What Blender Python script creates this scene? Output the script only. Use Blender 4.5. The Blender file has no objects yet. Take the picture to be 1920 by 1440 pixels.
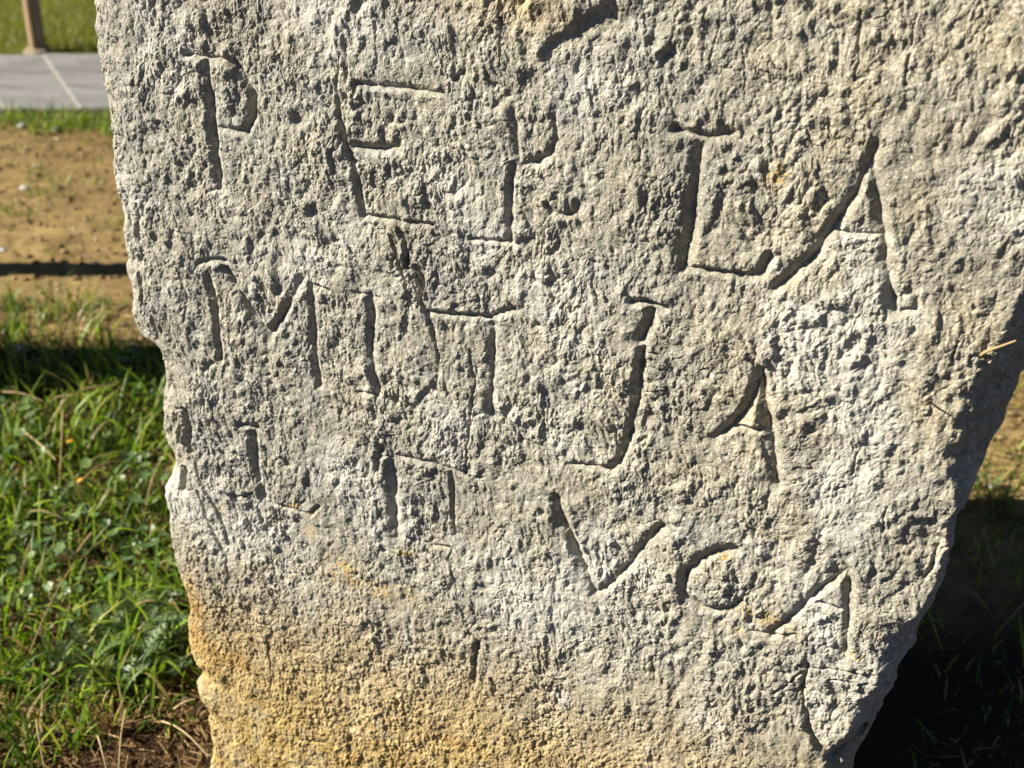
import bpy, math, random
import numpy as np
from mathutils import Matrix, Vector

rng = np.random.default_rng(11)
random.seed(11)
SC = bpy.context.scene
COL = SC.collection

# ------------------------------------------------------------------ camera
CAM_H = 1.2
PITCH = math.radians(28.0)
FPX = 2560.0                                   # focal length in pixels of a 1920 wide picture
cam_data = bpy.data.cameras.new('camera')
cam_data.sensor_width = 36.0
cam_data.lens = 36.0 * FPX / 1920.0
cam_data.clip_start = 0.02
cam_data.clip_end = 600.0
cam_data.dof.use_dof = True
cam_data.dof.focus_distance = 1.21
cam_data.dof.aperture_fstop = 7.5
cam = bpy.data.objects.new('camera', cam_data)
COL.objects.link(cam)
cam.location = (0, 0, CAM_H)
cam.rotation_euler = (math.pi / 2 - PITCH, 0, 0)
SC.camera = cam

# ------------------------------------------------------------------ light
SUN_EL = math.radians(34.0)
SUN_AZ = math.radians(3.0)                     # sun stands to the left, this much towards the camera
to_sun = Vector((-math.cos(SUN_EL) * math.cos(SUN_AZ), -math.cos(SUN_EL) * math.sin(SUN_AZ), math.sin(SUN_EL)))
world = bpy.data.worlds.new('World')
SC.world = world
world.use_nodes = True
wn = world.node_tree
wn.nodes.clear()
w_out = wn.nodes.new('ShaderNodeOutputWorld')
w_bg = wn.nodes.new('ShaderNodeBackground')
w_sky = wn.nodes.new('ShaderNodeTexSky')
w_sky.sky_type = 'NISHITA'
w_sky.sun_disc = False
w_sky.altitude = 2400.0
w_sky.air_density = 0.45
w_sky.dust_density = 0.2
w_sky.sun_elevation = SUN_EL
w_sky.sun_rotation = math.atan2(to_sun.x, to_sun.y)
w_bg.inputs['Strength'].default_value = 0.05
wn.links.new(w_sky.outputs[0], w_bg.inputs[0])
wn.links.new(w_bg.outputs[0], w_out.inputs[0])
sun_data = bpy.data.lights.new('sun', 'SUN')
sun_data.energy = 5.0
sun_data.angle = math.radians(0.53)
sun_data.color = (1.0, 0.93, 0.82)
sun = bpy.data.objects.new('sun', sun_data)
COL.objects.link(sun)
sun.rotation_euler = to_sun.to_track_quat('Z', 'Y').to_euler()
sun.location = to_sun * 20
SC.view_settings.view_transform = 'Standard'
SC.view_settings.look = 'None'
SC.view_settings.gamma = 1.0
SC.view_settings.use_curve_mapping = False
SC.view_settings.exposure = 1.62

# ------------------------------------------------------------------ helpers
def tag(o, label=None, cat=None, group=None, kind=None):
    if label: o['label'] = label
    if cat: o['category'] = cat
    if group: o['group'] = group
    if kind: o['kind'] = kind
    return o

def mesh_np(name, v, f, mat=None, smooth=True):
    """v Nx3, f MxK vertex indices, all faces with K corners"""
    v = np.ascontiguousarray(v, dtype=np.float32)
    f = np.ascontiguousarray(f, dtype=np.int32)
    me = bpy.data.meshes.new(name)
    me.vertices.add(len(v))
    me.vertices.foreach_set('co', v.ravel())
    k = f.shape[1]
    me.loops.add(f.size)
    me.loops.foreach_set('vertex_index', f.ravel())
    me.polygons.add(len(f))
    me.polygons.foreach_set('loop_start', np.arange(0, f.size, k, dtype=np.int32))
    me.polygons.foreach_set('use_smooth', np.full(len(f), smooth))
    me.update(calc_edges=True)
    me.validate()
    if mat: me.materials.append(mat)
    return me

def link(name, me, parent=None):
    o = bpy.data.objects.new(name, me)
    COL.objects.link(o)
    if parent: o.parent = parent
    return o

def empty(name, loc, rz=0.0):
    o = bpy.data.objects.new(name, None)
    COL.objects.link(o)
    o.location = loc
    o.rotation_euler = (0, 0, rz)
    o.empty_display_size = 0.05
    return o

def fattr(me, name, arr):
    a = me.attributes.new(name, 'FLOAT', 'POINT')
    a.data.foreach_set('value', np.ascontiguousarray(arr, dtype=np.float32).ravel())

# --- noise in numpy
def _hash(ix, iy, seed):
    h = (ix.astype(np.int64) * 374761393 + iy.astype(np.int64) * 668265263 + seed * 974634777) & 0xFFFFFFFF
    h = ((h ^ (h >> 13)) * 1274126177) & 0xFFFFFFFF
    h = ((h ^ (h >> 16)) * 2246822519) & 0xFFFFFFFF
    return ((h ^ (h >> 15)) & 0xFFFFFF) / float(0x1000000)

def perlin(x, y, seed=0):
    xi = np.floor(x); yi = np.floor(y)
    fx = (x - xi).astype(np.float32); fy = (y - yi).astype(np.float32)
    xi = xi.astype(np.int64); yi = yi.astype(np.int64)
    u = fx * fx * fx * (fx * (fx * 6 - 15) + 10)
    v = fy * fy * fy * (fy * (fy * 6 - 15) + 10)
    def g(dx, dy):
        a = (_hash(xi + dx, yi + dy, seed) * (2 * math.pi)).astype(np.float32)
        return np.cos(a) * (fx - dx) + np.sin(a) * (fy - dy)
    a = g(0, 0); b = g(1, 0); c = g(0, 1); d = g(1, 1)
    return (a + (b - a) * u + (c - a) * v + (a - b - c + d) * u * v) * 1.4

def fbm(x, y, n, seed=0, gain=0.5):
    s = 0; amp = 1.0
    for i in range(n):
        s = s + amp * perlin(x * 2 ** i, y * 2 ** i, seed + i * 17)
        amp *= gain
    return s

def cells(x, y, seed, keep=1.0):
    """nearest kept feature point: distance and a random number for that point"""
    xi = np.floor(x).astype(np.int64); yi = np.floor(y).astype(np.int64)
    best = np.full(x.shape, 9.0, np.float32); rid = np.zeros(x.shape, np.float32)
    for dx in (-1, 0, 1):
        for dy in (-1, 0, 1):
            cx = xi + dx; cy = yi + dy
            px = cx + _hash(cx, cy, seed); py = cy + _hash(cx, cy, seed + 5)
            d = np.sqrt((px - x) ** 2 + (py - y) ** 2).astype(np.float32)
            k = _hash(cx, cy, seed + 9)
            d = np.where(k < keep, d, 9.0)
            m = d < best
            best = np.where(m, d, best); rid = np.where(m, _hash(cx, cy, seed + 13), rid)
    return best, rid

def smooth(e0, e1, x):
    t = np.clip((x - e0) / (e1 - e0), 0, 1)
    return t * t * (3 - 2 * t)

# --- material helpers
class NT:
    def __init__(self, name):
        self.m = bpy.data.materials.new(name)
        self.m.use_nodes = True
        self.t = self.m.node_tree
        self.b = self.t.nodes['Principled BSDF']
        self.out = self.t.nodes['Material Output']
    def n(self, typ, **kw):
        nd = self.t.nodes.new(typ)
        for k, val in kw.items():
            if k.startswith('i_'):
                nd.inputs[k[2:].replace('_', ' ')].default_value = val
            else:
                setattr(nd, k, val)
        return nd
    def l(self, a, b): self.t.links.new(a, b)
    def coord(self, scale=(1, 1, 1)):
        tc = self.n('ShaderNodeTexCoord'); mp = self.n('ShaderNodeMapping')
        mp.inputs['Scale'].default_value = scale
        self.l(tc.outputs['Object'], mp.inputs[0]); return mp.outputs[0]
    def noise(self, vec, scale, detail=4, rough=0.55):
        nd = self.n('ShaderNodeTexNoise')
        nd.inputs['Scale'].default_value = scale; nd.inputs['Detail'].default_value = detail
        nd.inputs['Roughness'].default_value = rough
        self.l(vec, nd.inputs['Vector']); return nd.outputs['Fac']
    def ramp(self, fac, stops):
        nd = self.n('ShaderNodeValToRGB'); e = nd.color_ramp.elements
        while len(e) < len(stops): e.new(0.5)
        for el, (p, c) in zip(e, stops):
            el.position = p; el.color = (c[0], c[1], c[2], 1) if not isinstance(c, float) else (c, c, c, 1)
        self.l(fac, nd.inputs[0]); return nd.outputs[0]
    def mix(self, fac, a, b, blend='MIX'):
        nd = self.n('ShaderNodeMix', data_type='RGBA', blend_type=blend)
        for s, val in ((0, fac), (6, a), (7, b)):
            if isinstance(val, (float, int)): nd.inputs[s].default_value = val
            elif isinstance(val, tuple): nd.inputs[s].default_value = (*val, 1)
            else: self.l(val, nd.inputs[s])
        return nd.outputs[2]
    def math(self, op, a, b=0.0):
        nd = self.n('ShaderNodeMath', operation=op)
        for s, val in ((0, a), (1, b)):
            if isinstance(val, (float, int)): nd.inputs[s].default_value = val
            else: self.l(val, nd.inputs[s])
        return nd.outputs[0]
    def attr(self, name):
        return self.n('ShaderNodeAttribute', attribute_name=name).outputs['Fac']
    def bump(self, h, dist, strength=1.0):
        nd = self.n('ShaderNodeBump'); nd.inputs['Distance'].default_value = dist
        nd.inputs['Strength'].default_value = strength
        self.l(h, nd.inputs['Height']); self.l(nd.outputs[0], self.b.inputs['Normal']); return nd
    def base(self, c, rough=0.9, spec=0.3):
        if isinstance(c, tuple): self.b.inputs['Base Color'].default_value = (*c, 1)
        else: self.l(c, self.b.inputs['Base Color'])
        self.b.inputs['Roughness'].default_value = rough
        self.b.inputs['Specular IOR Level'].default_value = spec

# --- where things of the photograph stand in the world
CT, ST = math.cos(PITCH), math.sin(PITCH)
def ray(x, y):
    a = (np.asarray(x, float) - 960) / FPX; b = (720 - np.asarray(y, float)) / FPX
    return np.stack([a, CT + b * ST, -ST + b * CT], -1)
def on_ground(x, y, z=0.0):
    d = ray(x, y); t = (z - CAM_H) / d[..., 2]
    return d * t[..., None] + np.array([0, 0, CAM_H])

# ------------------------------------------------------------------ the ground
def ground_height(x, y):
    near = smooth(3.95, 3.4, y)
    h = 0.018 * perlin(x * 1.7, y * 1.7, 3) + 0.008 * perlin(x * 5, y * 5, 4) + 0.0045 * fbm(x * 16, y * 16, 3, 6)
    return h * near * smooth(5, 3, np.abs(x)) - 0.012

def axis(lo, hi, step, far_lo, far_hi):
    a = list(np.arange(lo, hi + step * .5, step)); s = step
    p = a[-1]
    while p < far_hi: s *= 1.35; p += s; a.append(p)
    s = step; p = a[0]
    while p > far_lo: s *= 1.35; p -= s; a.insert(0, p)
    return np.array(a)

gx = axis(-1.9, 1.9, 0.017, -260, 260)
gy = axis(0.6, 4.1, 0.017, -60, 320)
GX, GY = np.meshgrid(gx, gy)
GZ = ground_height(GX, GY)
nx, ny = len(gx), len(gy)
ii = np.arange(nx * ny).reshape(ny, nx)
gf = np.stack([ii[:-1, :-1], ii[:-1, 1:], ii[1:, 1:], ii[1:, :-1]], -1).reshape(-1, 4)

m = NT('soil')
c = m.coord()
big = m.noise(c, 2.2, 3)
mid = m.noise(c, 14, 5, 0.65)
fine = m.noise(c, 95, 5, 0.7)
dirt = m.ramp(mid, [(0.3, (0.13, 0.088, 0.029)), (0.5, (0.245, 0.170, 0.060)), (0.72, (0.34, 0.245, 0.100))])
dirt = m.mix(m.ramp(fine, [(0.42, 0.0), (0.72, 0.8)]), dirt, (0.25, 0.172, 0.078))
dirt = m.mix(m.ramp(m.noise(c, 32, 6, 0.7), [(0.36, 0.65), (0.52, 0.0)]), dirt, (0.075, 0.050, 0.021))
dirt = m.mix(m.ramp(big, [(0.35, 0.55), (0.6, 0.0)]), dirt, (0.115, 0.070, 0.024))
dark = m.ramp(fine, [(0.3, (0.018, 0.011, 0.005)), (0.6, (0.055, 0.031, 0.012)), (0.8, (0.13, 0.075, 0.030))])
loam = m.attr('loam')
col = m.mix(loam, dirt, dark)
m.base(col, 0.95, 0.15)
hh = m.math('ADD', m.math('MULTIPLY', fine, 0.5), m.noise(c, 240, 3, 0.6))
m.bump(hh, 0.008, 0.9)
M_SOIL = m.m

TUFTS = [(*on_ground(np.array(float(a_)), np.array(float(b_)))[:2], r_) for a_, b_, r_ in
         [(25, 276, .05), (60, 318, .04), (135, 333, .045), (86, 356, .05), (18, 392, .05), (212, 412, .04), (95, 466, .03), (20, 560, .06), (75, 245, .06), (160, 262, .03), (190, 300, .03),
          (1850, 872, .03), (1828, 925, .04), (1880, 940, .05), (1905, 950, .05), (150, 575, .06)]]
def grassiness(x, y):
    """0..1: how much grows at a place"""
    n = fbm(x * 3.2, y * 3.2, 3, 40)
    edge = 0.09 * n
    # left meadow patch between the stone and the bare strip
    a = smooth(1.31, 1.41, y + edge + 0.015 + 0.13 * smooth(-0.50, -0.64, x)) * smooth(2.66, 2.40, y + 1.6 * edge) ** 1.5
    a = a * np.clip(0.72 + 0.75 * perlin(x * 8, y * 8, 44), 0.12, 1)
    b = smooth(3.78, 3.93, y + 1.6 * edge) * smooth(4.0, 3.97, y) * smooth(-0.6, 0.0, n + 0.25) * 1.2
    c_ = 0.05 * smooth(0.25, 0.75, perlin(x * 3.5, y * 5.5, 47)) * smooth(2.5, 2.7, y)
    left = smooth(0.45, 0.0, x)
    sparse = 0.22 + 0.4 * perlin(x * 6, y * 6, 49)
    bright_dry = smooth(1.92, 2.02, y) * smooth(0.3, 0.5, x)
    r = a * left + (1 - left) * a * np.clip(sparse, 0, 1) * (1 - 0.6 * bright_dry)
    for tx, ty, tr_ in TUFTS:
        c_ = c_ + 0.42 * np.exp(-((x - tx) ** 2 / (1.1 * tr_) ** 2 + (y - ty) ** 2 / (.8 * tr_) ** 2))
    return np.clip(r + b + c_, 0, 1)

gme = mesh_np('ground', np.stack([GX, GY, GZ], -1).reshape(-1, 3), gf, M_SOIL)
loam = np.clip(smooth(2.55, 2.35, GY + 0.08 * perlin(GX * 4, GY * 4, 50)), 0, 1)
loam = loam * (1 - smooth(0.35, 0.6, GX) * smooth(1.45, 1.7, GY))
fattr(gme, 'loam', loam)
tag(link('ground', gme), 'bare sandy soil turning dark under the grass', kind='structure')

# lawn beyond the path
M_LAWN = NT('lawn')
c = M_LAWN.coord()
col = M_LAWN.ramp(M_LAWN.noise(c, 9, 4, 0.6), [(0.3, (0.095, 0.105, 0.008)), (0.55, (0.130, 0.135, 0.013)), (0.8, (0.165, 0.155, 0.022))])
col = M_LAWN.mix(M_LAWN.ramp(M_LAWN.noise(c, 120, 3), [(0.4, 0.0), (0.7, 0.6)]), col, (0.036, 0.04, 0.008))
M_LAWN.base(col, 0.9, 0.2)
M_LAWN.bump(M_LAWN.noise(c, 160, 3), 0.02, 0.8)
lx = axis(-4, 3, 0.12, -250, 250); ly = axis(4.65, 8.0, 0.12, 4.65, 300)
LX, LY = np.meshgrid(lx, ly)
ji = np.arange(LX.size).reshape(LX.shape)
lf = np.stack([ji[:-1, :-1], ji[:-1, 1:], ji[1:, 1:], ji[1:, :-1]], -1).reshape(-1, 4)
LZ = 0.002 + 0.012 * perlin(LX * 2, LY * 2, 8) * smooth(4.66, 5.2, LY) * smooth(60, 20, LY)
tag(link('lawn', mesh_np('lawn', np.stack([LX, LY, LZ], -1).reshape(-1, 3), lf, M_LAWN.m)), 'mown olive green lawn beyond the grey path', kind='structure')

# ------------------------------------------------------------------ paved path with slanted slabs
m = NT('slab_stone')
c = m.coord()
col = m.ramp(m.noise(c, 5, 5, 0.6), [(0.3, (0.145, 0.140, 0.134)), (0.7, (0.195, 0.188, 0.179))])
oi = m.n('ShaderNodeObjectInfo')
col = m.mix(m.math('MULTIPLY', oi.outputs['Random'], 0.25), col, (0.115, 0.115, 0.118))
col = m.mix(m.ramp(m.noise(m.coord((1, 5, 1)), 7, 6, 0.7), [(0.40, 0.7), (0.58, 0.0)]), col, (0.075, 0.070, 0.062))
col = m.mix(m.ramp(m.noise(c, 60, 5, 0.7), [(0.60, 0.0), (0.72, 0.5)]), col, (0.19, 0.165, 0.12))
m.base(col, 0.85, 0.3)
m.bump(m.noise(c, 150, 4), 0.003, 0.6)
M_SLAB = m.m
m = NT('joint_mortar')
m.base(m.ramp(m.noise(m.coord(), 60, 3), [(0.3, (0.19, 0.175, 0.145)), (0.7, (0.25, 0.23, 0.19))]), 0.95, 0.2)
M_MORTAR = m.m
P0, P1 = 4.00, 4.64
def slab_mesh():
    w, ln, t, sk, bv = 0.222, P1 - P0 - 0.008, 0.05, -0.30, 0.004
    base = [(0, 0), (w, 0), (w + sk, ln), (sk, ln)]
    cx = sum(p[0] for p in base) / 4; cy = ln / 2
    ins = [(x + (bv if x < cx + (y - cy) * sk / ln else -bv), y + (bv if y < cy else -bv)) for x, y in base]
    v = [(x, y, 0) for x, y in base] + [(x, y, t - bv) for x, y in base] + [(x, y, t) for x, y in ins]
    f = [(3, 2, 1, 0), (8, 9, 10, 11)]
    for k in range(4):
        q = (k + 1) % 4
        f += [(k, q, q + 4, k + 4), (k + 4, q + 4, q + 8, k + 8)]
    return mesh_np('slab', v, f, M_SLAB, False)
path = empty('path', (0, P0, 0))
tag(path, 'grey paved path of slanted slabs along the lawn', kind='structure')
bed = mesh_np('path_bed', [(-9.2, 0.002, -0.06), (7.2, 0.002, -0.06), (7.2, P1 - P0 - .002, -0.06), (-9.2, P1 - P0 - .002, -0.06),
                           (-9.2, 0.002, 0.006), (7.2, 0.002, 0.006), (7.2, P1 - P0 - .002, 0.006), (-9.2, P1 - P0 - .002, 0.006)],
              [(4, 5, 6, 7), (0, 1, 5, 4), (1, 2, 6, 5), (2, 3, 7, 6), (3, 0, 4, 7)], M_MORTAR, False)
link('mortar_bed', bed, path)
sm = slab_mesh()
for k in range(-16, 32):
    o = link('slab', sm, path)
    o.location = (-1.296 + 0.2315 * k, 0.004, -0.041 + random.uniform(-.0015, .0015))

# ------------------------------------------------------------------ timber posts
m = NT('weathered_timber')
c = m.coord((1, 1, 0.06))
g = m.noise(c, 120, 5, 0.6)
col = m.ramp(g, [(0.3, (0.11, 0.075, 0.042)), (0.55, (0.22, 0.15, 0.082)), (0.8, (0.33, 0.235, 0.135))])
m.base(col, 0.85, 0.25)
m.bump(g, 0.004, 0.8)
M_TIMBER = m.m
m = NT('post_footing')
m.base(m.ramp(m.noise(m.coord(), 40, 4), [(0.3, (0.18, 0.14, 0.095)), (0.7, (0.28, 0.23, 0.16))]), 0.95, 0.2)
m.bump(m.noise(m.coord(), 90, 4), 0.006, 0.8)
M_FOOT = m.m
def lathe(name, prof, n, mat, seed=0, wob=0.0):
    r = np.array([p[0] for p in prof]); z = np.array([p[1] for p in prof])
    a = np.arange(n) * 2 * math.pi / n
    A, R = np.meshgrid(a, r); Z = np.repeat(z[:, None], n, 1)
    R = R * (1 + wob * perlin(np.cos(A) * 1.5 + 7 + seed, np.sin(A) * 1.5 + Z * 2.5, 70 + seed))
    v = np.stack([R * np.cos(A), R * np.sin(A), Z], -1).reshape(-1, 3)
    i = np.arange(len(v)).reshape(len(r), n); j = np.roll(i, -1, 1)
    f = np.stack([i[:-1], j[:-1], j[1:], i[1:]], -1).reshape(-1, 4)
    return mesh_np(name, v, f, mat)
def post(loc, rad, h, label, lean=(0, 0)):
    t = empty('wooden_post', loc)
    tag(t, label, 'post', 'timber posts by the path')
    q4 = [(-1, -.8), (-.8, -1), (.8, -1), (1, -.8), (1, .8), (.8, 1), (-.8, 1), (-1, .8)]
    pv = [(x_ * rad * k_, y_ * rad * k_, z_) for z_, k_ in ((-.2, 1), (.05, 1.0), (h * .3, .985), (h * .65, 1.0), (h - .01, .98), (h, .8)) for x_, y_ in q4]
    pf = [(i_ * 8 + k_, i_ * 8 + (k_ + 1) % 8, i_ * 8 + 8 + (k_ + 1) % 8, i_ * 8 + 8 + k_) for i_ in range(5) for k_ in range(8)]
    pv.append((0, 0, h)); pf += [(40 + k_, 40 + (k_ + 1) % 8, 40 + (k_ + 2) % 8, 48) for k_ in (0, 2, 4, 6)]
    p = mesh_np('pole', pv, pf, M_TIMBER, False)
    link('pole', p, t)
    q = lathe('footing', [(rad * 2.4, -.03), (rad * 2.2, .004), (rad * 1.7, .014), (rad * .7, .018)], 22, M_FOOT, 5, .25)
    link('footing', q, t)
    t.rotation_euler = (lean[0], lean[1], math.radians(34))
    return t
post((-1.635, 4.70, 0.0), 0.0235, 1.6, 'slim brown wooden post at the far edge of the grey path', (0, math.radians(1.0)))
# the two that stand left of the picture and throw the dark bands across the ground
post((-1.72, 2.79, -0.01), 0.032, 1.75, 'wooden post left of the frame casting the narrow shadow band')

# ------------------------------------------------------------------ the inscribed stone
YAW = math.radians(25.0); LEAN = math.radians(3.0)
cy_, sy_ = math.cos(YAW), math.sin(YAW)
Dv = np.array([cy_, -sy_, 0.0])                                        # rightwards along the face
Nv = np.array([-sy_ * math.cos(LEAN), -cy_ * math.cos(LEAN), math.sin(LEAN)])   # out of the face
Uv = np.cross(Dv, -Nv)                                                 # upwards in the face
ORG = np.array([0.0, 1.05, 0.0])
stone_mx = Matrix([[Dv[0], -Nv[0], Uv[0], ORG[0]], [Dv[1], -Nv[1], Uv[1], ORG[1]], [Dv[2], -Nv[2], Uv[2], ORG[2]], [0, 0, 0, 1]])
CAMP = np.array([0, 0, CAM_H])
def on_face(x, y, back=0.0):
    """photo pixel -> (u, v) on the plane that lies `back` metres behind the face"""
    d = ray(x, y); q = ORG - Nv * back
    t = ((q - CAMP) @ Nv) / (d @ Nv)
    p = d * t[..., None] + CAMP - ORG
    return np.stack([p @ Dv, p @ Uv], -1)

left_px = [(175, -260), (180, -60), (182, 6), (185, 42), (191, 73), (191, 100), (198, 133), (205, 167), (205, 194), (212, 221), (218, 250), (218, 296), (219, 342),
 (228, 358), (232, 388), (237, 400), (234, 425), (237, 460), (244, 479), (240, 497), (241, 515), (246, 530), (246, 575), (250, 595), (260, 617), (277, 627),
 (292, 642), (305, 657), (312, 685), (314, 705), (307, 732), (305, 760), (307, 795), (314, 823), (328, 843), (330, 862), (322, 890), (311, 907), (311, 923),
 (318, 959), (318, 990), (322, 1040), (333, 1068), (346, 1101), (354, 1134), (348, 1168), (348, 1198), (361, 1232), (378, 1259), (364, 1282), (369, 1307),
 (385, 1334), (380, 1359), (391, 1401), (390, 1429), (386, 1450), (384, 1500), (376, 1620)]
right_px = [(2050, -260), (2035, 0), (2010, 300), (1985, 500), (1950, 620), (1920, 700), (1898, 745), (1880, 790), (1858, 832), (1842, 870), (1835, 892), (1816, 925), (1800, 948),
 (1793, 980), (1790, 1010), (1783, 1040), (1773, 1068), (1762, 1087), (1759, 1107), (1734, 1148), (1720, 1179), (1715, 1207), (1687, 1240), (1686, 1262), (1676, 1282),
 (1665, 1298), (1645, 1343), (1631, 1370), (1609, 1401), (1598, 1437), (1585, 1500), (1575, 1700), (1570, 2100)]
bevel_px = [(-260, 60), (0, 60), (560, 55), (640, 72), (700, 84), (800, 92), (850, 78), (885, 40), (920, 16), (1000, 12), (1090, 14), (1150, 26), (1190, 50), (1215, 58), (1245, 24), (1290, 48), (1340, 40), (1440, 50), (2100, 50)]
LP = np.array(left_px, float); RP = np.array(right_px, float); BP = np.array(bevel_px, float)
Luv = np.concatenate([on_face(np.array([a_]), np.array([b_]), 0.027 - 0.013 * min(max(b_ / 1440, 0), 1)) for a_, b_ in LP]); Ruv = on_face(RP[:, 0], RP[:, 1], 0.03)
Luv = Luv[np.argsort(Luv[:, 1])]; Ruv_s = Ruv[np.argsort(Ruv[:, 1])]
bv_px = np.interp(RP[:, 1], BP[:, 0], BP[:, 1])
bev = on_face(RP[:, 0], RP[:, 1], 0.03)[:, 0] - on_face(RP[:, 0] - bv_px, RP[:, 1], 0.03)[:, 0]
o_ = np.argsort(Ruv[:, 1]); bev = bev[o_]

V_LO, V_HI = -0.12, 1.22
v_rows = np.concatenate([np.linspace(V_LO, 0.0, 24)[:-1], np.linspace(0.0, 1.02, 1060), np.linspace(1.02, V_HI, 60)[1:]])
NR = len(v_rows)
uL = np.interp(v_rows, Luv[:, 1], Luv[:, 0]); uR = np.interp(v_rows, Ruv_s[:, 1], Ruv_s[:, 0]); bW = np.interp(v_rows, Ruv_s[:, 1], bev)
z1 = np.zeros(NR)
uL = uL + 0.0015 * fbm(v_rows * 60, z1 + 3.3, 4, 90); uR = uR + 0.002 * fbm(v_rows * 50, z1 + 8.3, 4, 95)
top = smooth(1.08, 1.22, v_rows)
uL = uL + 0.10 * top ** 2; uR = uR - 0.16 * top ** 2
# columns: crowded at the two rims where the face turns away
NF = 850
s = np.linspace(0, 1, NF)
e = 0.012
s = np.concatenate([e * np.linspace(0, 1, 14)[:-1] ** 1.7, np.linspace(e, 1 - e, NF - 26), 1 - e * np.linspace(1, 0, 14)[1:] ** 1.7])
NF = len(s)
U = uL[:, None] + s[None, :] * (uR - uL)[:, None]
V = np.repeat(v_rows[:, None], NF, 1)
dl = U - uL[:, None]; dr = uR[:, None] - U

# ---- rounded rims
rl = 0.016 + 0.010 * np.clip(fbm(v_rows * 9, z1 + 1.1, 3, 99) + 0.3, 0, 2)
tl = np.clip(1 - dl / rl[:, None], 0, 1)
back = rl[:, None] * 0.9 * (1 - np.sqrt(np.clip(1 - tl ** 2, 0, 1)))
tr = np.clip(1 - dr / np.maximum(bW, .004)[:, None], 0, 1)
back = back + (0.010 + 0.85 * bW)[:, None] * (0.55 * tr ** 1.15 + 0.45 * (1 - np.sqrt(np.clip(1 - tr ** 2, 0, 1))))
back = back + 0.02 * smooth(0.07, 0.0, dl) ** 2 * 0.5

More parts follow.
